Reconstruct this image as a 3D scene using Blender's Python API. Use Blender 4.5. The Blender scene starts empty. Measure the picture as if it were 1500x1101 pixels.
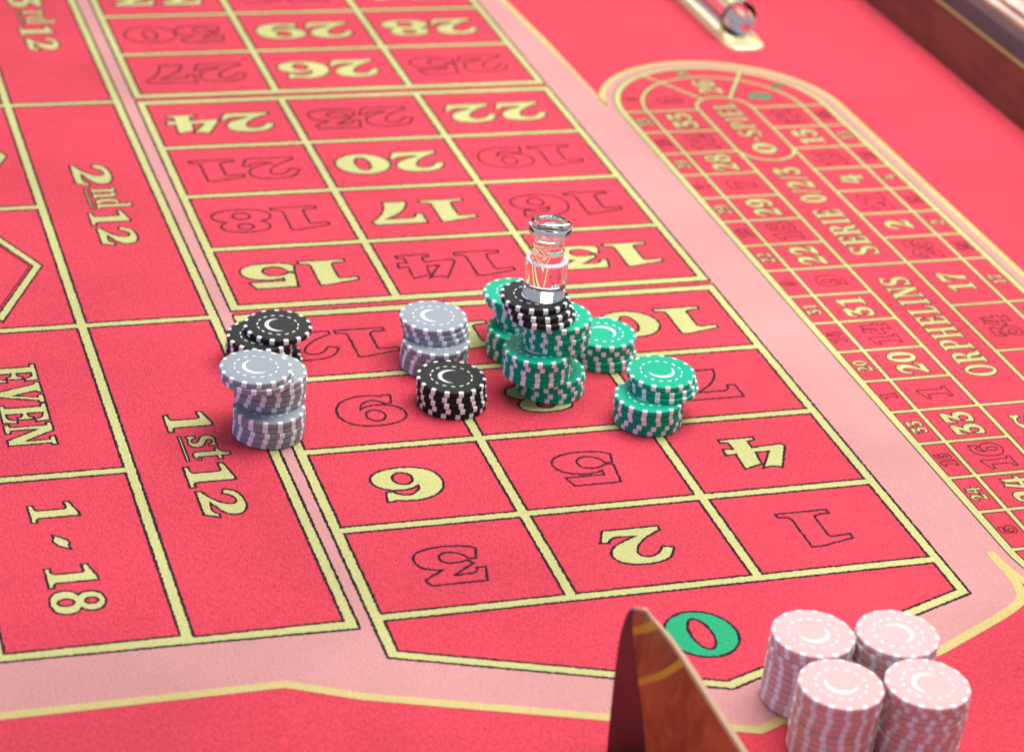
import bpy, bmesh, math, random
from mathutils import Vector, Matrix
from mathutils.geometry import delaunay_2d_cdt

random.seed(7)
SC = bpy.context.scene
COL = SC.collection
U = 0.103            # one layout unit (width of a number box) in metres
R = math.radians

# ------------------------------------------------------------------ camera
CAM_C = (-2.8916, -9.3027, 6.6180)
CAM_R = ((0.9490528752, -0.3027489053, 0.0874170485),
         (-0.0669413896, -0.4647774215, -0.8828934244),
         (0.3079244882, 0.8320607242, -0.4613647806))
cd = bpy.data.cameras.new('camera')
cam = bpy.data.objects.new('camera', cd)
COL.objects.link(cam)
rm = Matrix(((CAM_R[0][0], -CAM_R[1][0], -CAM_R[2][0]),
             (CAM_R[0][1], -CAM_R[1][1], -CAM_R[2][1]),
             (CAM_R[0][2], -CAM_R[1][2], -CAM_R[2][2])))
cam.matrix_world = Matrix.Translation(Vector(CAM_C) * U) @ rm.to_4x4()
cd.sensor_width = 36.0
cd.lens = 3566.49 / 1500 * 36
cd.shift_y = -50.0 / 1500
cd.clip_start = 0.05
cd.clip_end = 50
cd.dof.use_dof = True
cd.dof.focus_distance = 12.9 * U
cd.dof.aperture_fstop = 9.0
SC.camera = cam

# ------------------------------------------------------------------ light
world = bpy.data.worlds.new('World')
SC.world = world
world.use_nodes = True
wb = world.node_tree.nodes['Background']
wb.inputs[0].default_value = (0.78, 0.87, 1.0, 1)
wb.inputs[1].default_value = 0.40


def area_lamp(name, loc, target, sx, sy, power, color):
    l = bpy.data.lights.new(name, 'AREA')
    l.shape = 'RECTANGLE'
    l.size, l.size_y, l.energy, l.color = sx, sy, power, color
    o = bpy.data.objects.new(name, l)
    COL.objects.link(o)
    o.location = loc
    o.rotation_euler = (Vector(target) - Vector(loc)).to_track_quat('-Z', 'Y').to_euler()
    return o


area_lamp('luminous_ceiling', (0.62, 0.42, 1.36), (0.40, 0.36, 0), 1.10, 1.35, 44.5, (1.0, 0.985, 0.965))
area_lamp('front_fill_light', (-0.75, -2.20, 0.85), (0.15, 0.2, 0), 0.45, 0.60, 2.0, (0.97, 0.98, 1.0))  # unseen fill added to lift the chip sides a little
area_lamp('far_highlight_light', (0.75, 2.70, 1.40), (0.3, 0.4, 0), 1.10, 0.25, 11.0, (1.0, 0.96, 0.92))  # added out of view for the rail highlight and acrylic sparkle
area_lamp('back_sparkle_light', (-1.60, 2.60, 0.80), (0.15, 0.2, 0), 0.50, 0.25, 2.5, (1.0, 0.96, 0.92))  # added out of view, only for sparkle in the acrylic
area_lamp('right_sparkle_light', (2.70, 1.10, 0.75), (0.15, 0.2, 0.05), 0.25, 0.50, 3.0, (1.0, 0.93, 0.86))  # added low on the right, one more glint for the acrylic
area_lamp('cool_side_lamp', (-1.15, 0.05, 0.34), (0.05, 0.22, 0), 0.5, 0.35, 3.4, (0.34, 0.26, 1.0))

SC.view_settings.view_transform = 'Standard'
SC.view_settings.look = 'None'
SC.view_settings.exposure = 0.0
SC.view_settings.gamma = 1.0
SC.view_settings.use_curve_mapping = False
SC.cycles.use_denoising = True
SC.cycles.max_bounces = 14
SC.cycles.transmission_bounces = 12
SC.cycles.sample_clamp_indirect = 6


# ------------------------------------------------------------------ materials
def new_mat(name):
    m = bpy.data.materials.new(name)
    m.use_nodes = True
    nt = m.node_tree
    return m, nt, nt.nodes['Principled BSDF']


def node(nt, kind, **kw):
    n = nt.nodes.new(kind)
    for k, v in kw.items():
        if isinstance(k, str) and hasattr(n, k):
            setattr(n, k, v)
    return n


def felt_mat(name, color, var=0.16, fuzz=True):
    """printed cloth: every ink shares the grain of the cloth below it"""
    m, nt, b = new_mat(name)
    L = nt.links
    tc = node(nt, 'ShaderNodeTexCoord')
    mp = node(nt, 'ShaderNodeMapping')
    mp.inputs['Rotation'].default_value = (0, 0, R(20.3))
    mp.inputs['Scale'].default_value = (1.0, 0.36, 1.0)
    L.new(tc.outputs['Object'], mp.inputs['Vector'])
    n1 = node(nt, 'ShaderNodeTexNoise')
    n1.inputs['Scale'].default_value = 960
    n1.inputs['Detail'].default_value = 2.5
    n1.inputs['Roughness'].default_value = 0.55
    n1.inputs['Distortion'].default_value = 0.5
    L.new(mp.outputs[0], n1.inputs['Vector'])
    n2 = node(nt, 'ShaderNodeTexNoise')
    n2.inputs['Scale'].default_value = 2600
    n2.inputs['Detail'].default_value = 1.0
    L.new(tc.outputs['Object'], n2.inputs['Vector'])
    n3 = node(nt, 'ShaderNodeTexNoise')
    n3.inputs['Scale'].default_value = 6
    n3.inputs['Detail'].default_value = 4
    L.new(tc.outputs['Object'], n3.inputs['Vector'])
    add = node(nt, 'ShaderNodeMath', operation='MULTIPLY_ADD')
    add.inputs[1].default_value = 0.35
    L.new(n2.outputs[0], add.inputs[0])
    L.new(n1.outputs[0], add.inputs[2])
    bump = node(nt, 'ShaderNodeBump')
    bump.inputs['Strength'].default_value = 1.0
    bump.inputs['Distance'].default_value = 0.0011
    L.new(add.outputs[0], bump.inputs['Height'])
    # dye variation: fine grain plus slow blotches of worn nap
    mr = node(nt, 'ShaderNodeMapRange')
    mr.inputs['From Min'].default_value = 0.3
    mr.inputs['From Max'].default_value = 0.95
    mr.inputs['To Min'].default_value = 1 - var
    mr.inputs['To Max'].default_value = 1 + var
    L.new(add.outputs[0], mr.inputs['Value'])
    mr2 = node(nt, 'ShaderNodeMapRange')
    mr2.inputs['From Min'].default_value = 0.3
    mr2.inputs['From Max'].default_value = 0.7
    mr2.inputs['To Min'].default_value = 0.82
    mr2.inputs['To Max'].default_value = 1.10
    L.new(n3.outputs[0], mr2.inputs['Value'])
    mul = node(nt, 'ShaderNodeMath', operation='MULTIPLY')
    L.new(mr.outputs[0], mul.inputs[0])
    L.new(mr2.outputs[0], mul.inputs[1])
    vm = node(nt, 'ShaderNodeVectorMath', operation='SCALE')
    vm.inputs[0].default_value = color[:3]
    L.new(mul.outputs[0], vm.inputs['Scale'])
    L.new(vm.outputs[0], b.inputs['Base Color'])
    L.new(bump.outputs[0], b.inputs['Normal'])
    b.inputs['Roughness'].default_value = 0.85
    b.inputs['Specular IOR Level'].default_value = 0.18
    if fuzz:
        b.inputs['Sheen Weight'].default_value = 0.16
        b.inputs['Sheen Roughness'].default_value = 0.45
        b.inputs['Sheen Tint'].default_value = (1.0, 0.55, 0.62, 1)
    return m


M_RED = felt_mat('red_felt', (0.58, 0.040, 0.066), 0.46)
M_YEL = felt_mat('yellow_ink', (0.505, 0.488, 0.192), 0.12, False)
M_YEL2 = felt_mat('warm_yellow_ink', (0.56, 0.45, 0.17), 0.08, False)
M_PNK = felt_mat('pink_ink', (0.57, 0.262, 0.245), 0.08, False)
M_DRK = felt_mat('dark_ink', (0.026, 0.010, 0.018), 0.2, False)
M_GRN = felt_mat('green_ink', (0.020, 0.35, 0.155), 0.08, False)


def plastic(name, color, rough=0.46, grain=0.09, spec=0.13):
    m, nt, b = new_mat(name)
    L = nt.links
    tc = node(nt, 'ShaderNodeTexCoord')
    oi = node(nt, 'ShaderNodeObjectInfo')
    n = node(nt, 'ShaderNodeTexNoise')
    n.inputs['Scale'].default_value = 190
    n.inputs['Detail'].default_value = 6
    n.inputs['Roughness'].default_value = 0.65
    sh = node(nt, 'ShaderNodeVectorMath', operation='ADD')
    L.new(tc.outputs['Object'], sh.inputs[0])
    L.new(oi.outputs['Random'], sh.inputs[1])
    L.new(sh.outputs[0], n.inputs['Vector'])
    mr = node(nt, 'ShaderNodeMapRange')
    mr.inputs['To Min'].default_value = 1 - grain
    mr.inputs['To Max'].default_value = 1 + grain
    L.new(n.outputs[0], mr.inputs['Value'])
    mo = node(nt, 'ShaderNodeMapRange')
    mo.inputs['To Min'].default_value = 0.95
    mo.inputs['To Max'].default_value = 1.05
    L.new(oi.outputs['Random'], mo.inputs['Value'])
    mu = node(nt, 'ShaderNodeMath', operation='MULTIPLY')
    L.new(mr.outputs[0], mu.inputs[0])
    L.new(mo.outputs[0], mu.inputs[1])
    vm = node(nt, 'ShaderNodeVectorMath', operation='SCALE')
    vm.inputs[0].default_value = color[:3]
    L.new(mu.outputs[0], vm.inputs['Scale'])
    L.new(vm.outputs[0], b.inputs['Base Color'])
    n2 = node(nt, 'ShaderNodeTexNoise')
    n2.inputs['Scale'].default_value = 1500
    n2.inputs['Detail'].default_value = 3
    L.new(tc.outputs['Object'], n2.inputs['Vector'])
    r = node(nt, 'ShaderNodeMapRange')
    r.inputs['To Min'].default_value = rough - 0.07
    r.inputs['To Max'].default_value = rough + 0.10
    L.new(n.outputs[0], r.inputs['Value'])
    L.new(r.outputs[0], b.inputs['Roughness'])
    bp = node(nt, 'ShaderNodeBump')
    bp.inputs['Strength'].default_value = 0.12
    bp.inputs['Distance'].default_value = 0.0002
    L.new(n2.outputs[0], bp.inputs['Height'])
    L.new(bp.outputs[0], b.inputs['Normal'])
    b.inputs['Specular IOR Level'].default_value = spec
    return m


CHIP_MATS = {
    'green': plastic('green_chip_plastic', (0.001, 0.325, 0.188)),
    'black': plastic('black_chip_plastic', (0.014, 0.015, 0.011), 0.48),
    'grey': plastic('grey_chip_plastic', (0.245, 0.270, 0.292)),
    'pink': plastic('pink_chip_plastic', (0.66, 0.375, 0.36)),
}
M_SPOT = plastic('white_inlay_plastic', (0.76, 0.77, 0.80), 0.4, 0.03)


def wood(name, c1, c2, scale=1.0, rough=0.22, axis=(1, 0.06, 1), coat=0.6):
    m, nt, b = new_mat(name)
    L = nt.links
    tc = node(nt, 'ShaderNodeTexCoord')
    mp = node(nt, 'ShaderNodeMapping')
    mp.inputs['Scale'].default_value = axis
    L.new(tc.outputs['Object'], mp.inputs['Vector'])
    n = node(nt, 'ShaderNodeTexNoise')
    n.inputs['Scale'].default_value = 90 * scale
    n.inputs['Detail'].default_value = 7
    n.inputs['Roughness'].default_value = 0.65
    n.inputs['Distortion'].default_value = 1.4
    L.new(mp.outputs[0], n.inputs['Vector'])
    n2 = node(nt, 'ShaderNodeTexNoise')
    n2.inputs['Scale'].default_value = 22
    n2.inputs['Detail'].default_value = 3
    L.new(tc.outputs['Object'], n2.inputs['Vector'])
    mx = node(nt, 'ShaderNodeMath', operation='MULTIPLY_ADD')
    mx.inputs[1].default_value = 0.8
    L.new(n2.outputs[0], mx.inputs[0])
    L.new(n.outputs[0], mx.inputs[2])
    cr = node(nt, 'ShaderNodeValToRGB')
    cr.color_ramp.elements[0].position = 0.62
    cr.color_ramp.elements[1].position = 1.15 if False else 1.0
    cr.color_ramp.elements[0].color = (*c1, 1)
    cr.color_ramp.elements[1].color = (*c2, 1)
    L.new(mx.outputs[0], cr.inputs[0])
    L.new(cr.outputs[0], b.inputs['Base Color'])
    b.inputs['Roughness'].default_value = rough
    b.inputs['Coat Weight'].default_value = coat
    b.inputs['Coat Roughness'].default_value = 0.08
    return m


M_WOOD = wood('mahogany_veneer', (0.050, 0.024, 0.013), (0.125, 0.052, 0.026), 1.0, 0.45, (1, 0.06, 1), 0.2)
M_WOOD_D = wood('dark_mahogany', (0.030, 0.004, 0.008), (0.05, 0.008, 0.012), 1.0, 0.5, (1, 0.06, 1), 0.05)
M_WOOD_R = wood('armrest_mahogany', (0.10, 0.028, 0.012), (0.26, 0.090, 0.035), 0.7, 0.26, (1, 0.06, 1), 0.35)
M_WOOD_L = wood('shaded_side_veneer', (0.045, 0.010, 0.006), (0.085, 0.018, 0.008), 0.6, 0.45)  # guard's left facet: its shade is painted in as darker wood
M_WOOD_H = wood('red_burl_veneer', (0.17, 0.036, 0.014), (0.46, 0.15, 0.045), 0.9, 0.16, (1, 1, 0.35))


def metal(name, color, rough):
    m, nt, b = new_mat(name)
    b.inputs['Base Color'].default_value = (*color, 1)
    b.inputs['Metallic'].default_value = 0.5
    tc = node(nt, 'ShaderNodeTexCoord')
    n = node(nt, 'ShaderNodeTexNoise')
    n.inputs['Scale'].default_value = 300
    nt.links.new(tc.outputs['Object'], n.inputs['Vector'])
    r = node(nt, 'ShaderNodeMapRange')
    r.inputs['To Min'].default_value = rough - 0.06
    r.inputs['To Max'].default_value = rough + 0.08
    nt.links.new(n.outputs[0], r.inputs['Value'])
    nt.links.new(r.outputs[0], b.inputs['Roughness'])
    return m


M_BRASS = metal('pale_brass', (0.88, 0.78, 0.46), 0.32)
M_INLAY = plastic('gold_inlay', (0.66, 0.38, 0.05), 0.35)
M_STRIP = plastic('brass_line', (0.15, 0.080, 0.025), 0.5)
M_FROST, nf_, bf_ = new_mat('frosted_acrylic')
bf_.inputs['Base Color'].default_value = (0.95, 0.96, 1.0, 1)
bf_.inputs['Roughness'].default_value = 0.25
bf_.inputs['IOR'].default_value = 1.45
bf_.inputs['Transmission Weight'].default_value = 0.45
M_PALE = plastic('lit_edge_tone', (0.62, 0.42, 0.28), 0.4)
M_RING = plastic('black_end_ring', (0.015, 0.018, 0.02), 0.3)
M_GLASS, nt_, b_ = new_mat('clear_acrylic')
b_.inputs['Base Color'].default_value = (0.985, 0.99, 1.0, 1)
b_.inputs['Roughness'].default_value = 0.0
b_.inputs['IOR'].default_value = 1.49
b_.inputs['Transmission Weight'].default_value = 1.0


# ------------------------------------------------------------------ mesh helpers
def link(o, parent=None, label=None, cat=None, group=None, kind=None):
    COL.objects.link(o)
    if parent is not None:
        o.parent = parent
    if label:
        o['label'] = label
    if cat:
        o['category'] = cat
    if group:
        o['group'] = group
    if kind:
        o['kind'] = kind
    return o


def mesh_data(name, verts, faces, mats, midx=None, smooth=None):
    me = bpy.data.meshes.new(name)
    me.from_pydata(verts, [], faces)
    for m in mats:
        me.materials.append(m)
    if midx:
        me.polygons.foreach_set('material_index', midx)
    if smooth is not None:
        me.polygons.foreach_set('use_smooth', [True] * len(me.polygons))
        me.set_sharp_from_angle(angle=R(smooth))
    me.update()
    return me


def lathe(profile, n=64, close=False):
    """profile [(r, z)] from the axis outward and back; returns verts, faces"""
    vs, fs, rings = [], [], []
    for r, z in profile:
        if r < 1e-9:
            rings.append([len(vs)])
            vs.append((0, 0, z))
        else:
            base = len(vs)
            for i in range(n):
                a = 2 * math.pi * i / n
                vs.append((r * math.cos(a), r * math.sin(a), z))
            rings.append(list(range(base, base + n)))
    for a, b in zip(rings, rings[1:]):
        for i in range(n):
            j = (i + 1) % n
            if len(a) == 1:
                fs.append((a[0], b[j], b[i]))
            elif len(b) == 1:
                fs.append((a[i], a[j], b[0]))
            else:
                fs.append((a[i], a[j], b[j], b[i]))
    return vs, fs


def fix_normals(me):
    bm = bmesh.new()
    bm.from_mesh(me)
    bmesh.ops.recalc_face_normals(bm, faces=bm.faces)
    bm.to_mesh(me)
    bm.free()
    me.update()


# ------------------------------------------------------------------ flat print
Z_PINK, Z_YEL, Z_DRK = 0.00008, 0.00016, 0.00024


def area2(c):
    return sum(c[i][0] * c[(i + 1) % len(c)][1] - c[(i + 1) % len(c)][0] * c[i][1] for i in range(len(c)))


def fill(contours, z):
    """triangulate contours (first-level outlines with holes) -> verts, faces"""
    pts, edges = [], []
    for c in contours:
        b = len(pts)
        pts += [Vector((p[0], p[1])) for p in c]
        edges += [(b + i, b + (i + 1) % len(c)) for i in range(len(c))]
    r = delaunay_2d_cdt(pts, edges, [], 0, 1e-7)
    vs = [(p.x * U, p.y * U, z) for p in r[0]]
    fs = []
    for f in r[2]:
        f = list(f)
        q = [r[0][i] for i in f]
        cx = sum(p.x for p in q) / len(q)
        cy = sum(p.y for p in q) / len(q)
        inside = False
        for c in contours:
            for i in range(len(c)):
                (x0, y0), (x1, y1) = c[i - 1], c[i]
                if (y0 > cy) != (y1 > cy) and cx < (x1 - x0) * (cy - y0) / (y1 - y0) + x0:
                    inside = not inside
        if not inside:
            continue
        ar = sum(q[i].x * q[(i + 1) % len(q)].y - q[(i + 1) % len(q)].x * q[i].y for i in range(len(q)))
        fs.append(tuple(f if ar > 0 else f[::-1]))
    return vs, fs


def ribbon(c, w, z, closed=True, rag=True):
    """a stroke of width w centred on polyline c; key lines get the ragged edge ink has on woven cloth"""
    ragged = rag and 0.012 <= w <= 0.016
    if ragged:
        d = []
        m = len(c) if closed else len(c) - 1
        for i in range(m):
            p, q = Vector(c[i]), Vector(c[(i + 1) % len(c)])
            k = max(1, int((q - p).length / 0.010))
            d += [tuple(p + (q - p) * (j / k)) for j in range(k)]
        if not closed:
            d.append(tuple(c[-1]))
        c = d
    n = len(c)
    L, Rr = [], []
    for i in range(n):
        p = Vector(c[i])
        if closed:
            a, b = Vector(c[i - 1]), Vector(c[(i + 1) % n])
        else:
            a = Vector(c[i - 1]) if i else p - (Vector(c[1]) - p)
            b = Vector(c[i + 1]) if i < n - 1 else p + (p - Vector(c[i - 1]))
        d1, d2 = (p - a), (b - p)
        if d1.length < 1e-9:
            d1 = d2
        if d2.length < 1e-9:
            d2 = d1
        d1.normalize()
        d2.normalize()
        n1, n2 = Vector((-d1.y, d1.x)), Vector((-d2.y, d2.x))
        m = n1 + n2
        if m.length < 1e-6:
            m = n1
        m.normalize()
        k = 1.0 / max(0.45, m.dot(n1))
        ja, jb = (random.uniform(0.55, 1.4), random.uniform(0.55, 1.4)) if ragged else (1, 1)
        L.append(p + m * (w / 2 * k * ja))
        Rr.append(p - m * (w / 2 * k * jb))
    vs = [(q.x * U, q.y * U, z) for q in L + Rr]
    fs = []
    for i in range(n if closed else n - 1):
        j = (i + 1) % n
        fs.append((n + i, n + j, j, i))
    return vs, fs


def printed(name, contours, fill_mat, ow, parent, outline_mat=None, z=Z_YEL, zo=None, holes_outline=True):
    """a printed patch: ink fill plus dark key line along every contour"""
    vs, fs, mi = [], [], []
    if fill_mat:
        v, f = fill(contours, z)
        vs += v
        fs += f
        mi += [0] * len(f)
    if ow:
        for c in contours:
            v, f = ribbon(c, ow, zo or Z_DRK)
            b = len(vs)
            vs += v
            fs += [tuple(b + i for i in q) for q in f]
            mi += [1] * len(f)
    me = mesh_data(name, vs, fs, [fill_mat or M_YEL, outline_mat or M_DRK], mi)
    o = bpy.data.objects.new(name, me)
    return link(o, parent)


def stroke_obj(name, lines, mat, w, parent, z=Z_YEL):
    vs, fs = [], []
    for c, closed in lines:
        v, f = ribbon(c, w, z, closed)
        b = len(vs)
        vs += v
        fs += [tuple(b + i for i in q) for q in f]
    return link(bpy.data.objects.new(name, mesh_data(name, vs, fs, [mat])), parent)


# ------------------------------------------------------------------ lettering
def path(s, n=7):
    """tiny outline language: M x y, L x y ..., C x1 y1 x2 y2 x y ..., Z ; E cx cy rx ry is an ellipse"""
    tk = s.split()
    out, cur, i, cmd = [], [], 0, None
    while i < len(tk):
        if tk[i] in 'MLCZE':
            cmd = tk[i]
            i += 1
            if cmd == 'Z':
                out.append(cur)
                cur = []
                continue
        if cmd == 'M' or cmd == 'L':
            cur.append((float(tk[i]), float(tk[i + 1])))
            i += 2
            cmd = 'L'
        elif cmd == 'C':
            p0 = cur[-1]
            p1, p2, p3 = [(float(tk[i + 2 * k]), float(tk[i + 2 * k + 1])) for k in range(3)]
            i += 6
            for k in range(1, n + 1):
                t = k / n
                u = 1 - t
                cur.append(tuple(u ** 3 * p0[q] + 3 * u * u * t * p1[q] + 3 * u * t * t * p2[q] + t ** 3 * p3[q] for q in (0, 1)))
        elif cmd == 'E':
            cx, cy, rx, ry = [float(v) for v in tk[i:i + 4]]
            i += 4
            out.append([(cx + rx * math.cos(2 * math.pi * k / 28), cy + ry * math.sin(2 * math.pi * k / 28)) for k in range(28)])
    clean = []
    for c in out:
        d = [c[0]]
        for p in c[1:]:
            if abs(p[0] - d[-1][0]) + abs(p[1] - d[-1][1]) > 0.3:
                d.append(p)
        if abs(d[0][0] - d[-1][0]) + abs(d[0][1] - d[-1][1]) < 0.3:
            d.pop()
        clean.append(d)
    return clean


G = {}
W = {}


def glyph(ch, w, s):
    G[ch] = path(s)
    W[ch] = w


# heavy slab numerals of the layout
glyph('0', 114, 'E 57 50 57 50 E 57 50 15 31')
glyph('1', 106, 'M 12 0 L 100 0 L 100 11 C 84 11 80 13 80 22 L 80 100 L 66 100 L 4 86 L 4 74 L 32 76 C 38 76 40 74 40 66 L 40 22 C 40 13 34 11 12 11 Z')
glyph('2', 112, 'M 4 0 L 96 0 L 110 33 L 97 35 C 92 24 84 21 72 21 L 50 23 C 74 35 104 44 104 70 C 104 92 82 100 58 100 C 32 100 14 92 8 78 L 0 62 L 18 56 C 24 70 36 82 48 81 C 60 80 63 72 60 62 C 54 42 28 22 4 12 Z')
glyph('3', 110, 'M 12 100 L 98 100 L 104 84 L 70 62 C 92 60 107 50 107 32 C 107 10 84 0 54 0 C 30 0 12 5 4 12 L 12 40 L 24 38 C 28 24 38 17 50 17 C 62 17 67 24 67 32 C 67 42 58 46 46 46 C 38 46 32 44 26 42 L 20 52 L 56 78 L 32 78 C 24 78 20 74 18 64 L 4 64 Z')
glyph('4', 112, 'M 0 36 L 32 100 C 42 92 54 92 66 98 L 34 48 L 58 48 L 62 84 L 96 96 L 94 48 L 112 50 L 110 30 L 92 32 L 92 14 C 92 11 96 10 106 10 L 106 0 L 44 0 L 44 10 C 54 10 58 11 58 14 L 58 32 L 4 27 Z')
glyph('5', 110, 'M 14 100 L 92 100 L 100 74 L 34 74 L 33 62 C 56 74 108 68 108 34 C 108 8 80 0 50 0 C 26 0 10 5 2 14 L 8 40 L 20 38 C 24 22 34 16 46 16 C 60 16 66 24 66 34 C 66 46 58 52 46 52 C 34 52 26 48 20 42 L 8 46 Z')
glyph('6', 114, 'M 104 98 L 98 70 L 86 70 C 82 80 70 85 60 81 C 48 76 43 66 42 56 C 50 64 62 67 72 67 C 98 67 114 52 114 34 C 114 10 86 0 58 0 C 22 0 0 18 0 46 C 0 80 26 100 62 100 C 76 100 86 92 92 98 Z E 62 33 16 18')
G['9'] = [[(114 - x, 100 - y) for x, y in c] for c in G['6']]
W['9'] = 114
glyph('7', 110, 'M 2 100 L 104 100 L 110 86 C 84 60 68 34 68 0 L 20 0 C 22 30 44 56 78 76 L 32 76 C 22 76 18 70 16 58 L 2 58 Z')
glyph('8', 114, 'M 57 0 C 95 0 114 12 114 29 C 114 43 102 50 90 54 C 100 59 104 66 104 75 C 104 92 82 100 57 100 C 32 100 10 92 10 75 C 10 66 14 59 24 54 C 12 50 0 43 0 29 C 0 12 20 0 57 0 Z E 57 75 15 12 E 57 29 17 15')
# slab capitals
glyph('I', 44, 'M 0 0 L 44 0 L 44 11 L 34 13 L 34 87 L 44 89 L 44 100 L 0 100 L 0 89 L 10 87 L 10 13 L 0 11 Z')
glyph('E', 72, 'M 0 0 L 68 0 L 72 32 L 62 32 C 58 16 54 12 36 12 L 36 44 C 46 44 50 42 51 33 L 60 33 L 60 67 L 51 67 C 50 58 46 56 36 56 L 36 88 C 52 88 56 84 60 70 L 70 70 L 67 100 L 0 100 L 0 89 L 11 87 L 11 13 L 0 11 Z')
glyph('L', 68, 'M 0 0 L 64 0 L 68 36 L 58 36 C 54 18 50 12 36 12 L 36 87 L 48 89 L 48 100 L 0 100 L 0 89 L 11 87 L 11 13 L 0 11 Z')
glyph('T', 72, 'M 18 0 L 54 0 L 54 11 L 48 13 L 48 88 C 58 88 62 82 64 68 L 73 68 L 71 100 L 1 100 L -1 68 L 8 68 C 10 82 14 88 24 88 L 24 13 L 18 11 Z')
glyph('H', 84, 'M 0 0 L 36 0 L 36 11 L 31 13 L 31 44 L 53 44 L 53 13 L 48 11 L 48 0 L 84 0 L 84 11 L 77 13 L 77 87 L 84 89 L 84 100 L 48 100 L 48 89 L 53 87 L 53 56 L 31 56 L 31 87 L 36 89 L 36 100 L 0 100 L 0 89 L 7 87 L 7 13 L 0 11 Z')
glyph('N', 86, 'M 0 0 L 34 0 L 34 11 L 24 13 L 24 66 L 60 0 L 80 0 L 80 87 L 86 89 L 86 100 L 54 100 L 54 89 L 66 87 L 66 38 L 32 100 L 0 100 L 0 89 L 10 87 L 10 13 L 0 11 Z')
glyph('V', 84, 'M 34 0 L 52 0 L 76 87 L 84 89 L 84 100 L 52 100 L 52 89 L 62 87 L 50 38 L 36 87 L 42 89 L 42 100 L 0 100 L 0 89 L 8 87 Z')
glyph('O', 84, 'E 42 50 42 51 E 42 50 17 37')
glyph('P', 76, 'M 0 0 L 46 0 L 46 11 L 35 13 L 35 40 C 62 38 76 50 76 70 C 76 92 62 100 42 100 L 0 100 L 0 89 L 10 87 L 10 13 L 0 11 Z M 35 52 L 35 88 C 48 90 51 82 51 70 C 51 56 46 50 35 52 Z')
glyph('R', 84, 'M 0 0 L 42 0 L 42 11 L 35 13 L 35 42 C 46 42 46 30 48 14 C 50 2 62 -3 84 3 L 84 13 C 76 11 74 14 73 22 C 72 38 68 46 56 49 C 70 53 77 60 77 74 C 77 92 62 100 42 100 L 0 100 L 0 89 L 10 87 L 10 13 L 0 11 Z M 35 54 L 35 88 C 47 90 51 84 51 72 C 51 58 46 54 35 54 Z')
glyph('S', 70, 'M 4 34 L 2 0 L 10 0 L 15 6 C 40 -6 68 0 68 30 C 68 66 24 58 24 77 C 24 92 50 92 54 68 L 63 68 L 63 100 L 55 100 L 50 95 C 30 106 2 98 2 72 C 2 40 46 46 46 24 C 46 6 18 8 13 34 Z')
glyph('/', 62, 'M 0 -4 L 24 -4 L 62 104 L 38 104 Z')
glyph('-', 50, 'M 4 40 L 46 40 L 46 56 L 4 56 Z')
glyph('~', 62, 'M 0 34 L 14 37 C 30 28 42 34 62 66 L 48 63 C 32 72 20 66 0 34 Z')
# ordinals
glyph('s', 52, 'M 3 24 L 2 0 L 10 0 L 14 4 C 32 -4 50 2 50 22 C 50 46 20 42 20 54 C 20 66 38 64 40 50 L 46 50 L 46 72 L 40 72 L 36 68 C 20 76 2 68 2 50 C 2 28 32 32 32 18 C 32 6 14 8 11 24 Z')
glyph('t', 46, 'M 46 18 C 42 2 14 -8 12 14 L 12 60 L 0 60 L 0 68 C 12 70 20 78 22 94 L 32 94 L 32 72 L 46 72 L 46 60 L 32 60 L 32 18 C 32 10 38 10 39 20 Z')
glyph('n', 70, 'M 0 0 L 36 0 L 36 10 L 30 12 L 30 50 C 36 60 44 58 44 48 L 44 12 L 38 10 L 38 0 L 72 0 L 72 10 L 64 12 L 64 54 C 64 76 40 76 30 62 L 30 72 L 0 72 L 0 62 L 10 60 L 10 12 L 0 10 Z')
glyph('d', 66, 'M 66 0 L 66 10 L 58 12 L 58 104 L 28 104 L 28 94 L 38 92 L 38 66 C 22 78 0 70 0 36 C 0 0 24 -8 38 8 L 38 0 Z M 38 18 C 28 8 21 18 21 36 C 21 54 28 66 38 56 Z')
glyph('r', 54, 'M 0 0 L 40 0 L 40 10 L 31 12 L 31 46 C 34 54 38 56 40 46 C 46 42 54 48 53 60 C 52 76 38 76 31 58 L 31 72 L 0 72 L 0 62 L 11 60 L 11 12 L 0 10 Z')


def text_width(s, ws, gap):
    return sum(W[c] * ws for c in s) + gap * (len(s) - 1)


def text_contours(s, org, rd, height, ws=1.0, gap=6.0, center=True):
    """contours of string s; rd = reading direction, up = rd turned 90 deg anticlockwise; org = middle of the line"""
    k = height / 100.0
    up = (-rd[1], rd[0])
    x = -text_width(s, ws, gap) / 2 if center else 0.0
    out = []
    for ch in s:
        for c in G[ch]:
            out.append([(org[0] + rd[0] * (x + px * ws) * k + up[0] * (py - 50) * k,
                         org[1] + rd[1] * (x + px * ws) * k + up[1] * (py - 50) * k) for px, py in c])
        x += W[ch] * ws + gap
    return out


def print_text(name, s, org, rd, height, mat, ow, parent, ws=1.0, gap=6.0):
    cs = text_contours(s, org, rd, height, ws, gap)
    return printed(name, cs, mat, ow, parent)


# ------------------------------------------------------------------ the table top
RAIL_U = 6.367
v4 = [(-9 * U, -6 * U, 0), (RAIL_U * U, -6 * U, 0), (RAIL_U * U, 14 * U, 0), (-9 * U, 14 * U, 0)]
felt = link(bpy.data.objects.new('table_felt', mesh_data('table_felt', v4, [(0, 1, 2, 3)], [M_RED])), kind='structure')
felt['label'] = 'red grained roulette table cloth with yellow printed betting layout'


def rect(u0, v0, u1, v1, step=None):
    return [(u0, v0), (u1, v0), (u1, v1), (u0, v1)]


HW = 0.031          # half width of a yellow line
KEY = 0.0150         # dark key line
H = 0.78653
GAP = 0.13659
TH = 0.0332


def row_v(k):
    return H * k + (GAP if k > 4 else 0) + (GAP if k > 8 else 0)


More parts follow.
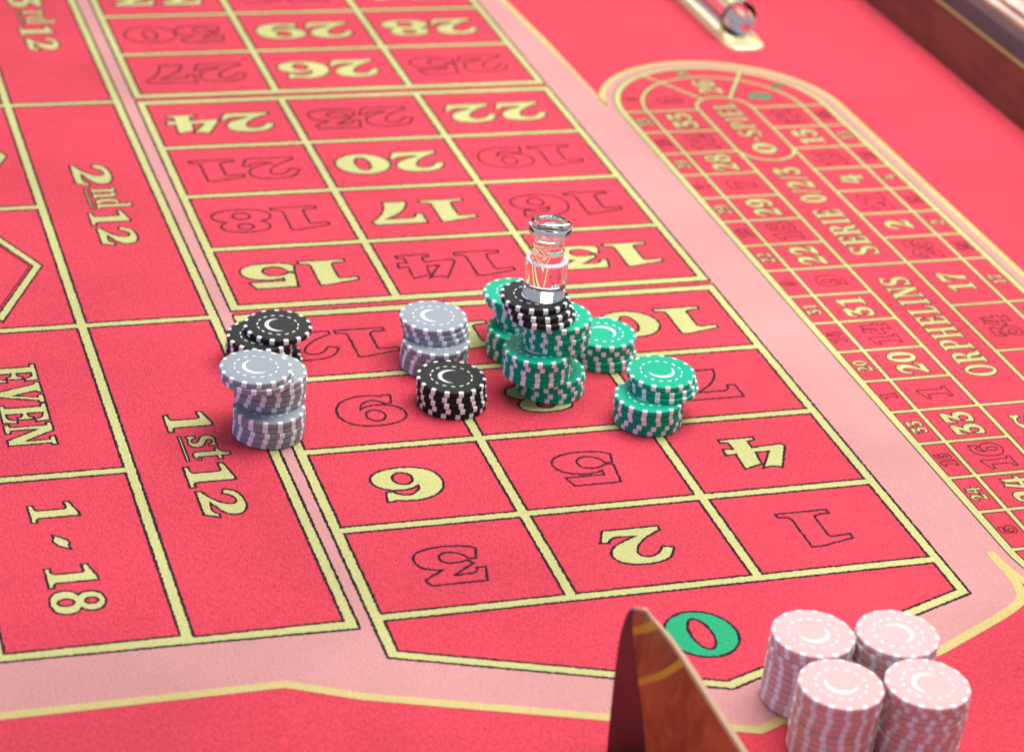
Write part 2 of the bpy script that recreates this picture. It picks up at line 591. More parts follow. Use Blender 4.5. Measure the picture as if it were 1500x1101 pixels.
# pale pink field behind the layout
TC = 4.235
pink = [(-0.55, -0.44), (-0.22, -0.60), (1.5, -1.19), (2.64, -0.765), (3.13, -0.52)]
pink += [(3.22, -0.468), (3.275, -0.42), (3.303, -0.36), (3.322, -0.26), (3.322, -0.15)]
a_pts = [(TC + 0.915 * math.cos(R(a)), 0.012 + 0.915 * math.sin(R(a))) for a in range(180, 361, 6)]
pink += a_pts
pink += [(TC + 0.915, 5.93)]
pink += [(TC + 0.915 * math.cos(R(a)), 5.93 + 0.915 * math.sin(R(a))) for a in range(6, 169, 6)]
notch = (3.345, 6.10)
pink += [notch, (3.30, 7.40), (3.25, 8.30), (3.20, 11.2), (-3.6, 11.2), (-3.6, -0.44)]
pf = printed('printed_band', [pink], M_PNK, 0, felt, z=Z_PINK)
# warm yellow border of that field
border_a = [(-3.6, -0.44), (-0.55, -0.44), (-0.22, -0.60), (1.5, -1.19), (2.64, -0.765), (3.08, -0.55), (3.17, -0.50), (3.23, -0.46), (3.275, -0.42),
            (3.303, -0.36), (3.322, -0.26), (3.322, -0.15), (3.319, -0.05), (3.319, 0.01)]
stroke_obj('printed_border_line', [(border_a, False)], M_YEL2, 0.054, felt, 0.00020)
border_b = a_pts + [(TC + 0.915, 5.93)] + \
    [(TC + 0.915 * math.cos(R(a)), 5.93 + 0.915 * math.sin(R(a))) for a in range(6, 169, 6)] + [notch, (3.30, 7.40), (3.25, 8.30), (3.20, 11.2)]
stroke_obj('printed_border_line', [(border_b, False)], M_YEL2, 0.048, felt, 0.00023)


def red_patch(c, z=0.00012):
    return fill([c], z)


def grid_block(name, outer, cells, red=True, key=KEY, hw=HW):
    """yellow line work: outer contour minus the cell openings, openings show red cloth"""
    vs, fs, mi = [], [], []
    v, f = fill([outer] + cells, Z_YEL)
    vs += v
    fs += f
    mi += [0] * len(f)
    for c in [outer] + cells:
        v, f = ribbon(c, key, Z_DRK)
        b = len(vs)
        vs += v
        fs += [tuple(b + i for i in q) for q in f]
        mi += [1] * len(f)
    if red:
        for c in cells:
            v, f = fill([c], 0.00012)
            b = len(vs)
            vs += v
            fs += [tuple(b + i for i in q) for q in f]
            mi += [2] * len(f)
    return link(bpy.data.objects.new(name, mesh_data(name, vs, fs, [M_YEL, M_DRK, M_RED], mi)), felt)


# number boxes: three dozens, the zero box joined to the first
apex = (1.5, -0.835)
for d in range(3):
    vb = row_v(4 * d) + (GAP if d else 0) if d else 0.0
    vb = [0.0, 4 * H + GAP, 8 * H + 2 * GAP][d]
    cells = []
    for k in range(4):
        for c in range(3):
            cells.append(rect(c + HW, vb + k * H + HW, c + 1 - HW, vb + (k + 1) * H - HW))
    top = vb + 4 * H
    if d == 0:
        outer = [(-HW, top + HW), (-HW, -0.325), (apex[0], apex[1] - 0.035), (3 + HW, -0.325), (3 + HW, top + HW)][::-1]
        cells.append([(HW, -HW), (HW, -0.282), (apex[0], apex[1] + 0.032), (3 - HW, -0.282), (3 - HW, -HW)])
        outer = [(-HW, top + HW + 0.012), (-HW, -0.327), (apex[0], apex[1] - 0.033), (3 + HW, -0.327), (3 + HW, top + HW + 0.012)]
    else:
        outer = rect(-HW, vb - HW - 0.012, 3 + HW, top + HW + 0.012)
    grid_block('printed_grid', outer, cells)
# thin red seam between the dozens
for k in (1, 2):
    vm = [0, 4 * H + GAP / 2, 8 * H + 1.5 * GAP][k]
    printed('printed_seam', [rect(-HW, vm - GAP / 2 + HW + 0.012, 3 + HW, vm + GAP / 2 - HW - 0.012)], M_RED, 0, felt, z=0.00012)

BLACKS = {2, 4, 6, 8, 10, 11, 13, 15, 17, 20, 22, 24, 26, 28, 29, 31, 33, 35}
for n in range(1, 37):
    col = {0: 0, 2: 1, 1: 2}[n % 3]
    k = (n - 1) // 3
    vb = k * H + (GAP if k >= 4 else 0) + (GAP if k >= 8 else 0)
    org = (col + 0.485, vb + H / 2 - 0.005)
    print_text('printed_number', str(n), org, (-1, 0), 0.335, M_YEL if n in BLACKS else None, 0.0142, felt,
               ws=1.0, gap=0.5)
# green zero
zc = (1.522, -0.415)
printed('printed_number', [[(zc[0] + 0.183 * math.cos(R(a)), zc[1] + 0.192 * math.sin(R(a))) for a in range(0, 360, 9)],
                           [(zc[0] + 0.056 * math.cos(R(a)), zc[1] + 0.128 * math.sin(R(a))) for a in range(0, 360, 9)]],
        M_GRN, 0.0145, felt)


# dozens and even-chance column
def du(v):
    return -0.130 - 0.0045 * v


DL, EL = -0.915, -1.79
seps_d = [-0.025, 3.18, 6.48, 9.78]
seps_e = [-0.005, 1.55, 3.18, 4.815, 6.48, 8.13, 9.78]
cells = []
for a, b in zip(seps_d, seps_d[1:]):
    cells.append([(DL + HW, a + HW), (du(a) - HW, a + HW), (du(b) - HW, b - HW), (DL + HW, b - HW)])
for a, b in zip(seps_e, seps_e[1:]):
    cells.append(rect(EL + HW, a + HW, DL - HW, b - HW))
outer = [(EL - HW, -0.005 - HW), (DL, -0.02 - HW), (du(0) + HW, -0.04 - HW), (du(9.78) + HW, 9.78 + HW), (EL - HW, 9.78 + HW)]
grid_block('printed_grid', outer, cells)
# second even-chance side beyond the frame continues as plain red field
printed('printed_band', [rect(-9, -0.4, EL - 0.3, 10.5)], M_RED, 0, felt, z=0.00012)

DN = (0, -1)


def word(s, v0, v1, ubase, utop, rd=DN, ow=0.013, name='printed_word', mat=None, gap=8.0, ws=None):
    """print s between v0 and v1 along v with its feet at ubase and heads at utop"""
    h = abs(utop - ubase)
    length = abs(v1 - v0) / h * 100
    if ws is None:
        ws = (length - gap * (len(s) - 1)) / sum(W[c] for c in s)
    return print_text(name, s, ((ubase + utop) / 2, (v0 + v1) / 2), rd, h, mat or M_YEL, ow, felt, ws=ws, gap=gap)


def dozen(big, small, vs):
    word(big, vs[0], vs[1], -0.650, -0.400)
    h = 0.155
    k = h / 72 * 100
    o = print_text('printed_word', small, (-0.572 + k / 2, (vs[2] + vs[3]) / 2), DN, k, M_YEL, 0.010, felt,
                   ws=(abs(vs[3] - vs[2]) / k * 100 - 5) / sum(W[c] for c in small), gap=5)
    printed('printed_underline', [rect(-0.613, min(vs[2:4]), -0.597, max(vs[2:4]))], M_YEL, 0.010, felt)
    word('1', vs[4], vs[5], -0.645, -0.395)
    word('2', vs[6], vs[7], -0.628, -0.392)


dozen('1', 'st', (2.105, 1.885, 1.845, 1.585, 1.555, 1.305, 1.285, 1.010))
dozen('2', 'nd', (5.440, 5.090, 5.060, 4.745, 4.715, 4.490, 4.470, 4.200))
dozen('3', 'rd', (8.700, 8.380, 8.330, 8.030, 8.000, 7.780, 7.755, 7.480))
word('EVEN', 2.765, 1.870, -1.500, -1.245, gap=4)
word('1', 1.300, 1.105, -1.485, -1.240)
word('~', 0.990, 0.850, -1.485, -1.250)
word('1', 0.715, 0.510, -1.485, -1.240)
word('8', 0.490, 0.290, -1.500, -1.235)
word('ODD', 7.8, 6.9, -1.5, -1.245) if 'D' in G else None


def diamond(cv, inner):
    cu, a, b = -1.352, 0.325, 0.70

    def dm(k):
        return [(cu + a * k, cv), (cu, cv + b * k), (cu - a * k, cv), (cu, cv - b * k)]
    printed('printed_diamond', [dm(1.0), dm(0.82)], M_YEL, 0.013, felt)
    if inner:
        stroke_obj('printed_diamond', [(dm(0.76), True)], M_DRK, 0.008, felt, Z_DRK)


diamond(3.985, True)
diamond(5.625, False)

# ---------------- the race track
L0, L1, L2, L3, L4, L5 = 3.432, 3.617, 4.018, 4.448, 4.850, 5.038
ROWS = [5.930, 5.550, 5.172, 4.808, 4.428, 4.055, 3.686, 3.318, 2.950, 2.588, 2.215, 1.848, 1.480, 1.118, 0.744, 0.387, 0.012]
hw = 0.0165
how = 0.026


def arc(cx, cy, r, a0, a1, n=20):
    return [(cx + r * math.cos(R(a0 + (a1 - a0) * i / n)), cy + r * math.sin(R(a0 + (a1 - a0) * i / n))) for i in range(n + 1)]


RO, RM, RI = (L5 - L0) / 2, (L4 - L1) / 2, (L3 - L2) / 2
VT, VB = ROWS[0], ROWS[-1]
track_outer = arc(TC, VT, RO + how, 0, 180, 36) + arc(TC, VB, RO + how, 180, 360, 36)
cells = []
for i in range(16):
    a, b = ROWS[i + 1], ROWS[i]
    cells.append(rect(L0 + how, a + hw, L1 - hw, b - hw))
    cells.append(rect(L1 + hw, a + hw, L2 - hw, b - hw))
RR = ROWS[:8] + [2.699, 2.090] + ROWS[12:]
for i in range(len(RR) - 1):
    a, b = RR[i + 1], RR[i]
    cells.append(rect(L4 + hw, a + hw, L5 - how, b - hw))
    cells.append(rect(L3 + hw, a + hw, L4 - hw, b - hw))


def ring_cell(cy, r0, r1, a0, a1, rad_hw=hw):
    d0 = math.degrees(rad_hw / r0)
    d1 = math.degrees(rad_hw / r1)
    return arc(TC, cy, r1, a0 + d1, a1 - d1, 14) + arc(TC, cy, r0, a1 - d0, a0 + d0, 14)


for a0, a1 in ((0, 60), (60, 120), (120, 180)):
    cells.append(ring_cell(VT, RI + hw, RM - hw, a0, a1))
    cells.append(ring_cell(VT, RM + hw, RO - how, a0, a1))
for a0, a1 in ((180, 225), (225, 270), (270, 315), (315, 360)):
    cells.append(ring_cell(VB, RI + hw, RM - hw, a0, a1))
    cells.append(ring_cell(VB, RM + hw, RO - how, a0, a1))
OVB = 5.205
cells.append(arc(TC, VT, RI - hw, 0, 180, 18) + arc(TC, OVB, RI - hw, 180, 360, 18))
dv = math.sqrt(4 * RI * hw)
ang = math.degrees(math.atan2(dv, RI - hw))
cells.append([(L2 + hw, ROWS[7] + hw)] + [(L3 - hw, ROWS[7] + hw)] + arc(TC, OVB, RI + hw, 360 - ang, 180 + ang, 16))
cells.append(rect(L2 + hw, ROWS[12] + hw, L3 - hw, ROWS[7] - hw))
cells.append([(L3 - hw, ROWS[12] - hw), (L2 + hw, ROWS[12] - hw)] + arc(TC, VB, RI - hw, 180, 360, 18))
grid_block('printed_track', track_outer, cells, key=0.007)

UPV = (0, 1)


def track_number(n, v, ub, us, hb=0.195, hs=0.098, rd=UPV):
    m = M_YEL if n in BLACKS else None
    s = str(n)
    kw = 0.72 if len(s) == 2 else 0.8
    print_text('printed_number', s, (ub, v), rd, hb, m, 0.0075, felt, ws=kw * 0.86, gap=4)
    print_text('printed_number', s, (us, v), rd, hs, m, 0.0060, felt, ws=kw * 0.86, gap=4)


UBL, USL, UBR, USR = (L1 + L2) / 2, (L0 + L1) / 2, (L3 + L4) / 2, (L4 + L5) / 2
for n, i in zip([35, 12, 28, 7, 29, 18, 22, 9, 31, 14, 20, 1, 33, 16, 24, 5], range(16)):
    track_number(n, (ROWS[i] + ROWS[i + 1]) / 2, UBL, USL)
for n, i in zip([32, 15, 19, 4, 21, 2, 25, 17, 34, 6, 27, 13, 36, 11], range(len(RR) - 1)):
    track_number(n, (RR[i] + RR[i + 1]) / 2, UBR, USR)


def at(cy, r, a):
    return (TC + r * math.cos(R(a)), cy + r * math.sin(R(a)))


for n, a, cy in ((3, 152, VT), (26, 88, VT), (10, 202, VB), (23, 247, VB), (8, 292, VB), (30, 338, VB)):
    m = M_YEL if n in BLACKS else None
    print_text('printed_number', str(n), at(cy, 0.415, a), UPV, 0.19, m, 0.0075, felt, ws=0.62, gap=4)
    print_text('printed_number', str(n), at(cy, 0.70, a + 8), UPV, 0.095, m, 0.006, felt, ws=0.62, gap=4)
for r, a, k in ((0.415, 30, 1.0), (0.70, 34, 0.55)):
    c = at(VT, r, a)
    printed('printed_number', [[(c[0] + 0.095 * k * math.cos(R(t)), c[1] + 0.068 * k * math.sin(R(t))) for t in range(0, 360, 15)],
                               [(c[0] + 0.055 * k * math.cos(R(t)), c[1] + 0.02 * k * math.sin(R(t))) for t in range(0, 360, 15)]],
            M_GRN, 0.007, felt)
word('0-SPIEL', 5.10, 6.03, TC + 0.092, TC - 0.092, UPV, 0.0075, gap=8)
word('SERIE', 3.46, 4.16, TC + 0.105, TC - 0.105, UPV, 0.0075, gap=7)
word('0/2/3', 4.27, 4.86, TC + 0.100, TC - 0.100, UPV, 0.0075, gap=7)
word('ORPHELINS', 1.80, 3.13, TC + 0.105, TC - 0.105, UPV, 0.0075, gap=8)
word('TIERS', 0.30, 1.36, TC + 0.105, TC - 0.105, UPV, 0.0075, gap=12)

# ------------------------------------------------------------------ wooden table rail
rail = bpy.data.objects.new('table_rail', None)
rail.location = (RAIL_U * U, 6 * U, 0)
link(rail, None, 'polished mahogany table rail with thin brass line along the red cloth', 'table rail')


def extrude_profile(name, prof, mat, parent, y0=-14 * U, y1=10 * U, n=1, smooth=35):
    """closed profile [(x, z)] in metres relative to the parent, drawn along y"""
    vs, fs = [], []
    k = len(prof)
    for j in range(n + 1):
        y = y0 + (y1 - y0) * j / n
        vs += [(x, y, z) for x, z in prof]
    for j in range(n):
        for i in range(k):
            a, b = j * k + i, j * k + (i + 1) % k
            fs.append((a, b, b + k, a + k))
    fs.append(tuple(range(k)))
    fs.append(tuple(n * k + i for i in range(k))[::-1])
    me = mesh_data(name, vs, fs, [mat], None, smooth)
    fix_normals(me)
    return link(bpy.data.objects.new(name, me), parent)


zw = 0.425 * U
extrude_profile('inner_wall', [(0, -0.01), (0.014, -0.01), (0.014, zw), (0.0, zw)], M_WOOD, rail)
extrude_profile('brass_strip', [(-0.0006, zw), (0.004, zw), (0.004, zw + 0.0009), (-0.0006, zw + 0.0009)], M_STRIP, rail)
extrude_profile('groove_moulding', [(0.0042, zw), (0.022, zw), (0.022, zw + 0.012), (0.013, zw + 0.0105), (0.007, zw + 0.004)], M_WOOD_D, rail)
armc = []
for i in range(17):
    a = R(180 - i * 90 / 16)
    armc.append((0.0335 + 0.0115 * math.cos(a), zw + 0.004 + 0.0115 * math.sin(a)))
for i in range(1, 13):
    t = i / 12
    armc.append((0.0335 + 0.060 * t, zw + 0.0155 + 0.028 * math.sin(math.pi * t * 0.5) ** 1.5))
armc += [(0.0935, -0.01), (0.022, -0.01)]
extrude_profile('armrest', armc, M_WOOD_R, rail)

# ------------------------------------------------------------------ chips
CR = 0.1945 * U
CT = TH * U
ct = CT - 0.00005
h2 = ct
body_prof = [(0, h2), (CR * 0.585, h2), (CR * 0.60, h2 - 0.00012), (CR * 0.615, h2), (CR - 0.00085, h2),
             (CR - 0.00028, h2 - 0.00020), (CR, h2 - 0.00065), (CR, 0.00065), (CR - 0.00028, 0.00020), (CR - 0.00085, 0), (0, 0)]
BV, BF = lathe(body_prof, 72)
BODY = {}
for k, m in CHIP_MATS.items():
    me = mesh_data('chip_body', BV, BF, [m], None, 20)
    fix_normals(me)
    BODY[k] = me


def spot_mesh():
    o = 0.00004
    prof = [(CR - 0.0019, h2 + o), (CR - 0.00083, h2 + o), (CR - 0.00025, h2 - 0.00018 + o), (CR + o, h2 - 0.00065), (CR + o, 0.00065),
            (CR - 0.00025, 0.00018), (CR - 0.0008, 0.0007), (CR - 0.0008, h2 - 0.0006), (CR - 0.0019, h2 - 0.0004)]
    vs, fs = [], []
    half = R(4.1)
    n, k = 4, len(prof)
    for j in range(n + 1):
        a = -half + 2 * half * j / n
        vs += [(r * math.cos(a), r * math.sin(a), z) for r, z in prof]
    for j in range(n):
        for i in range(k):
            a, b = j * k + i, j * k + (i + 1) % k
            fs.append((a, b, b + k, a + k))
    fs.append(tuple(range(k)))
    fs.append(tuple(n * k + i for i in range(k))[::-1])
    me = mesh_data('edge_spot', vs, fs, [M_SPOT], None, 20)
    fix_normals(me)
    return me


SPOT = spot_mesh()


def extrude_flat(name, polys, z0, z1, mat):
    vs, fs = [], []
    for c in polys:
        if area2(c) < 0:
            c = c[::-1]
        n = len(c)
        b = len(vs)
        vs += [(x, y, z0) for x, y in c] + [(x, y, z1) for x, y in c]
        for i in range(n):
            j = (i + 1) % n
            fs.append((b + i, b + j, b + n + j, b + n + i))
        fs.append(tuple(b + n + i for i in range(n)))
    return mesh_data(name, vs, fs, [mat])


dash = []
for i in range(15):
    a0 = i * 24 + 12
    r0, r1 = CR * 0.583, CR * 0.617
    dash.append([(r1 * math.cos(R(a0 + d)), r1 * math.sin(R(a0 + d))) for d in (-5.5, -2, 2, 5.5)] +
                [(r0 * math.cos(R(a0 + d)), r0 * math.sin(R(a0 + d))) for d in (5.5, 2, -2, -5.5)])
RING = extrude_flat('dashed_ring', dash, h2 - 0.0002, h2 + 0.00004, M_SPOT)
ro, ri, off = 0.385 * CR, 0.345 * CR, 0.105 * CR
cres_o, cres_i = [], []
for i in range(33):
    a = R(75 + 210 * i / 32)
    cres_o.append((ro * math.cos(a), ro * math.sin(a)))
# inner arc passes through both tips
tip = cres_o[0]
mid = -0.275 * CR
# circle through (tip.x, +-tip.y) and (mid, 0)
cxm = (tip[0] ** 2 + tip[1] ** 2 - mid ** 2) / (2 * (tip[0] - mid))
rm_ = cxm - mid
a1 = math.atan2(tip[1], tip[0] - cxm)
for i in range(1, 32):
    a = a1 + (2 * math.pi - 2 * a1) * i / 32
    cres_i.append((cxm + rm_ * math.cos(a), rm_ * math.sin(a)))
CRES = extrude_flat('crescent_moon', [cres_o + cres_i[::-1]], h2 - 0.0002, h2 + 0.00004, M_SPOT)

ORD = ['lowest', 'second', 'third', 'fourth', 'fifth', 'sixth', 'seventh', 'eighth', 'ninth', 'tenth', 'eleventh', 'twelfth',
       'thirteenth', 'fourteenth', 'fifteenth', 'sixteenth', 'seventeenth']


def chip(color, u, v, k, rot, crescent, label, group, face):
    o = bpy.data.objects.new('poker_chip', None)
    o.location = (u * U, v * U, 0.00030 + k * CT)
    o.rotation_euler = (0, 0, rot)
    link(o, None, label, 'chip', group)
    link(bpy.data.objects.new('chip_body', BODY[color]), o)
    for i in range(15):
        s = bpy.data.objects.new('edge_spot', SPOT)
        s.rotation_euler = (0, 0, R(24 * i))
        link(s, o)
    if face:
        link(bpy.data.objects.new('dashed_ring', RING), o)
        c = bpy.data.objects.new('crescent_moon', CRES)
        c.rotation_euler = (0, 0, crescent - rot)
        link(c, o)
    return o


def stack(where, runs, crescent_deg, rot0=0.0):
    """runs: list of (colour, count, (u, v) at bottom, (u, v) at top) from the cloth upward"""
    levels = []
    for color, n, p0, p1 in runs:
        for i in range(n):
            t = i / max(1, n - 1)
            levels.append((color, p0[0] + (p1[0] - p0[0]) * t, p0[1] + (p1[1] - p0[1]) * t))
    base = rot0
    N = len(levels)
    for k, (color, u, v) in enumerate(levels):
        if random.random() < 0.28:
            base = rot0 + R(random.uniform(-11, 11))
        rot = base + R(random.uniform(-4.5, 4.5))
        u += random.uniform(-.0045, .0045)
        v += random.uniform(-.0045, .0045)
        face = k == N - 1 or math.hypot(levels[k + 1][1] - u, levels[k + 1][2] - v) > 0.03
        nm = {'grey': 'pale grey', 'pink': 'pale pink'}.get(color, color)
        pos = 'top' if k == N - 1 else ORD[k]
        label = '%s poker chip, %s in %s' % (nm, 'on top' if pos == 'top' else ('lowest' if k == 0 else pos + ' from cloth'), where)
        cr = R(crescent_deg if k == N - 1 else random.uniform(0, 360))
        chip(color, u, v, k, rot, cr, label, 'chips in ' + where, face)
    return N


stack('the leftmost tall grey stack', [('grey', 5, (-0.120, 1.815), (-0.127, 1.811)), ('grey', 5, (-0.102, 1.913), (-0.100, 1.910)),
                                      ('grey', 1, (-0.194, 1.826), (-0.194, 1.826)), ('grey', 1, (-0.203, 1.840), (-0.203, 1.840))], 20, 0.2)
stack('the black stack behind the tall grey stack', [('black', 2, (0.055, 2.600), (0.045, 2.605)), ('black', 3, (0.005, 2.610), (0.010, 2.625)),
                                                       ('black', 1, (0.112, 2.655), (0.112, 2.655))], 0, 0.1)
stack('the grey stack behind the low black one', [('grey', 5, (0.985, 2.420), (0.981, 2.417)), ('grey', 1, (1.011, 2.513), (1.011, 2.513)),
                                                    ('grey', 2, (1.004, 2.516), (0.991, 2.528))], -10, 0.3)
stack('the low front black stack', [('black', 2, (0.958, 1.972), (0.956, 1.972)), ('black', 1, (0.945, 1.976), (0.945, 1.976)),
                                    ('black', 2, (0.950, 1.980), (0.947, 1.980))], -22, 0.05)
stack('the tower under the clear marker', [('green', 4, (1.568, 2.053), (1.565, 2.050)), ('green', 5, (1.460, 2.018), (1.448, 2.003)),
                                           ('green', 5, (1.576, 2.065), (1.570, 2.068)), ('black', 1, (1.478, 2.076), (1.478, 2.076)),
                                           ('black', 1, (1.461, 2.100), (1.461, 2.100)), ('black', 1, (1.444, 2.134), (1.444, 2.134))], 0, 0.12)
stack('the green stack behind the marker tower', [('green', 5, (1.522, 2.500), (1.520, 2.502)), ('green', 3, (1.590, 2.570), (1.570, 2.590)),
                                                  ('green', 2, (1.535, 2.605), (1.522, 2.615))], 0, 0.22)
stack('the green stack beside the number 10', [('green', 2, (1.990, 2.358), (1.990, 2.356)), ('green', 2, (1.982, 2.366), (1.980, 2.366)),
                                               ('green', 1, (1.988, 2.366), (1.988, 2.366))], 215, 0.02)
stack('the rightmost green stack', [('green', 5, (2.002, 1.618), (1.985, 1.604)), ('green', 1, (2.098, 1.676), (2.098, 1.676)),
                                    ('green', 1, (2.092, 1.680), (2.092, 1.680)), ('green', 1, (2.082, 1.691), (2.082, 1.691))], 100, 0.3)
PINK = [((1.797, -0.992), 'the back left pale pink stack', 105), ((2.192, -1.067), 'the back right pale pink stack', 195),
        ((1.757, -1.384), 'the front left pale pink stack', 60), ((2.158, -1.460), 'the front right pale pink stack', -40)]
for (p, where, cd_), r0 in zip(PINK, (0.1, 0.3, 0.2, 0.05)):
    stack(where, [('pink', 11, p, (p[0] + 0.004, p[1] - 0.003))], cd_, r0)

# ------------------------------------------------------------------ clear marker on the tower
mk = [(0, 0.0), (0.116, 0.0), (0.120, 0.004), (0.120, 0.219), (0.117, 0.224), (0.098, 0.226), (0.0935, 0.229), (0.0915, 0.240),
      (0.0905, 0.272), (0.0915, 0.279), (0.0930, 0.284), (0.0910, 0.290), (0.0865, 0.297), (0.0850, 0.315), (0.0855, 0.345), (0.0880, 0.356),
      (0.0980, 0.368), (0.112, 0.380), (0.119, 0.387), (0.1205, 0.393), (0.1205, 0.4335), (0.1188, 0.437), (0.108, 0.4385), (0.088, 0.432), (0.05, 0.425), (0, 0.423)]
V_, F_ = lathe([(r * U, z * U) for r, z in mk], 96)
FR = {3, 4, 5, 20}      # machined, unpolished turns of the shoulder and head
me = mesh_data('marker_body', V_, F_, [M_GLASS, M_FROST], [1 if i // 96 in FR else 0 for i in range(len(F_))], 25)
fix_normals(me)
mo = bpy.data.objects.new('clear_marker', me)
mo.location = (1.499 * U, 2.131 * U, 0.00038 + 17 * CT)
link(mo, None, 'clear acrylic win marker standing on three black chips', 'marker')

# ------------------------------------------------------------------ acrylic rod on its brass tray
tray = bpy.data.objects.new('brass_tray', None)
tray.location = (4.875 * U, 7.02 * U, 0.0003)
link(tray, None, 'narrow pale brass tray with rounded end lying on red cloth', 'tray')


def rounded_end(hwid, y0, y1, rad, n=10):
    """outline of a strip, near end rounded"""
    pts = []
    for i in range(n + 1):
        a = R(180 + 90 * i / n)
        pts.append((-hwid + rad + rad * math.cos(a), y0 + rad + rad * math.sin(a)))
    for i in range(n + 1):
        a = R(270 + 90 * i / n)
        pts.append((hwid - rad + rad * math.cos(a), y0 + rad + rad * math.sin(a)))
    pts += [(hwid, y1), (-hwid, y1)]
    return pts


def solid(name, loops, mat, parent, smooth=30):
    """loops: equal-length outlines with z, stacked bottom to top"""
    vs, fs = [], []
    n = len(loops[0][0])
    for pts, z in loops:
        vs += [(x, y, z) for x, y in pts]
    for j in range(len(loops) - 1):
        for i in range(n):
            k = (i + 1) % n
            fs.append((j * n + i, j * n + k, (j + 1) * n + k, (j + 1) * n + i))
    fs.append(tuple(range(n))[::-1])
    fs.append(tuple((len(loops) - 1) * n + i for i in range(n)))
    me = mesh_data(name, vs, fs, [mat], None, smooth)
    fix_normals(me)
    return link(bpy.data.objects.new(name, me), parent)


hb, rb = 0.158 * U, 0.10 * U
solid('tray_plate', [(rounded_end(hb, 0, 0.30, rb), 0), (rounded_end(hb, 0, 0.30, rb), 0.0022), (rounded_end(hb - 0.0008, 0.0008, 0.2992, rb - 0.0008), 0.0030)],
      M_BRASS, tray)
for sx in (-1, 1):
    ex = [(sx * (hb - 0.0038), 0.0030), (sx * (hb - 0.0015), 0.0030), (sx * (hb - 0.0015), 0.0052), (sx * (hb - 0.0027), 0.0060), (sx * (hb - 0.0038), 0.0052)]
    extrude_profile('side_lip', ex, M_BRASS, tray, 0.016, 0.298)
for yy in (0.034, 0.22):
    extrude_profile('cradle', [(-0.008, 0.003), (0.008, 0.003), (0.0085, 0.0056), (0.004, 0.0040), (-0.004, 0.0040), (-0.0085, 0.0056)], M_BRASS, tray, yy, yy + 0.012)

rod_r = 0.148 * U
rod = bpy.data.objects.new('acrylic_rod', None)
rod.location = (4.850 * U, 7.22 * U, 0.0046 + rod_r)
link(rod, None, 'clear acrylic rod with dark end ring lying on brass tray', 'rod')


def rod_part(name, prof, mat):
    V2, F2 = lathe(prof, 64)
    V2 = [(x, z, y) for x, y, z in V2]
    me = mesh_data(name, V2, F2, [mat], None, 30)
    fix_normals(me)
    return link(bpy.data.objects.new(name, me), rod)


rod_part('rod_body', [(0, 0.0), (rod_r - 0.0014, 0.0), (rod_r - 0.0004, 0.0009), (rod_r - 0.0004, 0.26), (0, 0.26)], M_GLASS)
rod_part('end_ring', [(rod_r - 0.0003, 0.0012), (rod_r + 0.0002, 0.0012), (rod_r + 0.0002, 0.0020), (rod_r - 0.0003, 0.0020), (rod_r - 0.0003, 0.0012)], M_RING)

# ------------------------------------------------------------------ inlaid wooden guard in the foreground
BU, BW = 0.99914, -1.37744
nx, ny = -0.44068867, -0.89766
ax, ay = 0.89766, -0.44068867
guard = bpy.data.objects.new('wooden_guard', None)
guard.location = (BU * U, BW * U, 0.0003)
link(guard, None, 'pointed reddish wooden guard with gold inlay bands, cut by bottom edge', 'wooden guard')


def gp(a, d, z):
    return ((ax * a + nx * d) * U, (ay * a + ny * d) * U, z * U)


# z, left silhouette, ridge, right edge (in the plane facing the viewer)
LV = [(0.0, -0.300, -0.110, 0.395), (0.15, -0.305, -0.135, 0.286), (0.30, -0.309, -0.163, 0.176), (0.42, -0.311, -0.190, 0.090),
      (0.52, -0.311, -0.212, 0.018), (0.60, -0.310, -0.231, -0.040), (0.68, -0.305, -0.250, -0.104), (0.73, -0.298, -0.258, -0.150),
      (0.77, -0.290, -0.262, -0.190), (0.793, -0.281, -0.258, -0.206), (0.807, -0.266, -0.250, -0.222)]


def lv(z):
    for a, b in zip(LV, LV[1:]):
        if a[0] <= z <= b[0]:
            t = (z - a[0]) / (b[0] - a[0])
            return [a[i] + (b[i] - a[i]) * t for i in range(4)]
    return list(LV[-1])


def facet_pts(z, k):
    """points of the guard's section at height z, from back left round the front to back right"""
    _, l, r, e = lv(z)
    w = max(0.0, min(1.0, (0.83 - z) / 0.35))
    df = 0.045 * w + 0.008
    return [(l + 0.012, -0.055 * w - 0.012), (l, -0.035 * w), (r, df), ((r + e) / 2, df - 0.006 * w), (e - 0.004, 0.010 * w), (e - 0.004, -0.045 * w - 0.012)]


vs, fs = [], []
zs = [0, 0.08, 0.15, 0.22, 0.30, 0.36, 0.42, 0.47, 0.52, 0.56, 0.60, 0.64, 0.68, 0.71, 0.73, 0.75, 0.77, 0.785, 0.795, 0.802, 0.807]
for z in zs:
    vs += [gp(a, d, z) for a, d in facet_pts(z, 0)]
n = 6
for j in range(len(zs) - 1):
    for i in range(n):
        k = (i + 1) % n
        fs.append((j * n + i, j * n + k, (j + 1) * n + k, (j + 1) * n + i))
fs.append(tuple(range(n)))
fs.append(tuple((len(zs) - 1) * n + i for i in range(n)))
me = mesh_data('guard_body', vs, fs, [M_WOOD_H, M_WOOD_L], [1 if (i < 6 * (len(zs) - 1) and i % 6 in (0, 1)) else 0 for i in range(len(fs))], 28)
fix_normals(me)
link(bpy.data.objects.new('guard_body', me), guard)
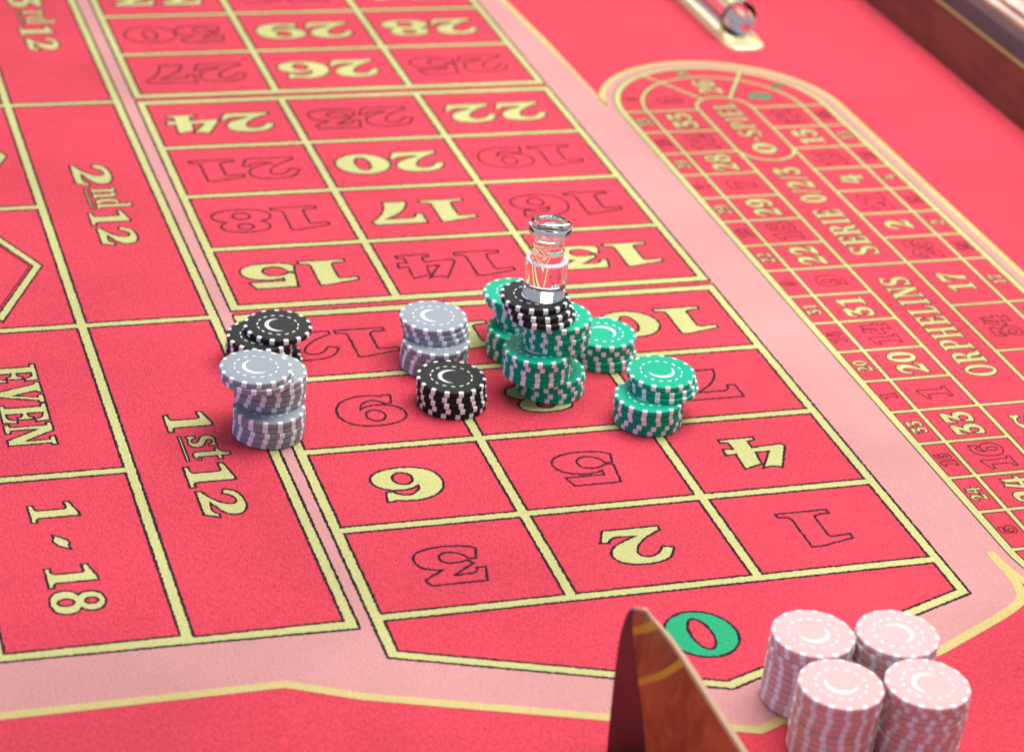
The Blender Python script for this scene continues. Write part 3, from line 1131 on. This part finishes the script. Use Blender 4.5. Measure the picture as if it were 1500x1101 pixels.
# sloping edge catching the light, painted in as a pale strip
vs, fs = [], []
for z in zs:
    e = lv(z)[3]
    w = max(0.0, min(1.0, (0.83 - z) / 0.35))
    vs += [gp(e - 0.006, 0.010 * w + 0.003, z), gp(e + 0.006, 0.006 * w, z + 0.003), gp(e + 0.006, -0.045 * w - 0.010, z + 0.003), gp(e - 0.006, -0.045 * w - 0.010, z)]
n = 4
for j in range(len(zs) - 1):
    for i in range(n):
        k = (i + 1) % n
        fs.append((j * n + i, j * n + k, (j + 1) * n + k, (j + 1) * n + i))
fs += [(0, 1, 2, 3), tuple((len(zs) - 1) * n + i for i in range(4))]
me = mesh_data('lit_edge_strip', vs, fs, [M_PALE], None, 30)
fix_normals(me)
link(bpy.data.objects.new('lit_edge_strip', me), guard)


def inlay(z_r, z_e, wid, side=0):
    """a gold band let into the front face, from the ridge to the sloping edge"""
    vs, fs = [], []
    m = 8
    for i in range(m + 1):
        t = i / m
        for dz in (0, wid):
            z = z_r + (z_e - z_r) * t + dz
            p = facet_pts(z, 0)
            if side == 0:
                q0, q1, q2 = p[2], p[3], p[4]
                a, d = (q0[0] + (q1[0] - q0[0]) * t * 2, q0[1] + (q1[1] - q0[1]) * t * 2) if t < 0.5 else \
                    (q1[0] + (q2[0] - q1[0]) * (t * 2 - 1), q1[1] + (q2[1] - q1[1]) * (t * 2 - 1))
            else:
                q0, q1 = p[1], p[2]
                a, d = q0[0] + (q1[0] - q0[0]) * t, q0[1] + (q1[1] - q0[1]) * t
            vs.append(gp(a - (0.002 if side else 0), d + 0.004, z))
            vs.append(gp(a, d - 0.012, z))
    for i in range(m):
        b = i * 4
        fs += [(b, b + 4, b + 6, b + 2), (b + 1, b + 3, b + 7, b + 5), (b, b + 1, b + 5, b + 4), (b + 2, b + 6, b + 7, b + 3)]
    fs += [(0, 2, 3, 1), (4 * m, 4 * m + 1, 4 * m + 3, 4 * m + 2)]
    me = mesh_data('gold_inlay', vs, fs, [M_INLAY])
    fix_normals(me)
    link(bpy.data.objects.new('gold_inlay', me), guard)


inlay(0.450, 0.560, 0.031)
inlay(0.690, 0.725, 0.034)
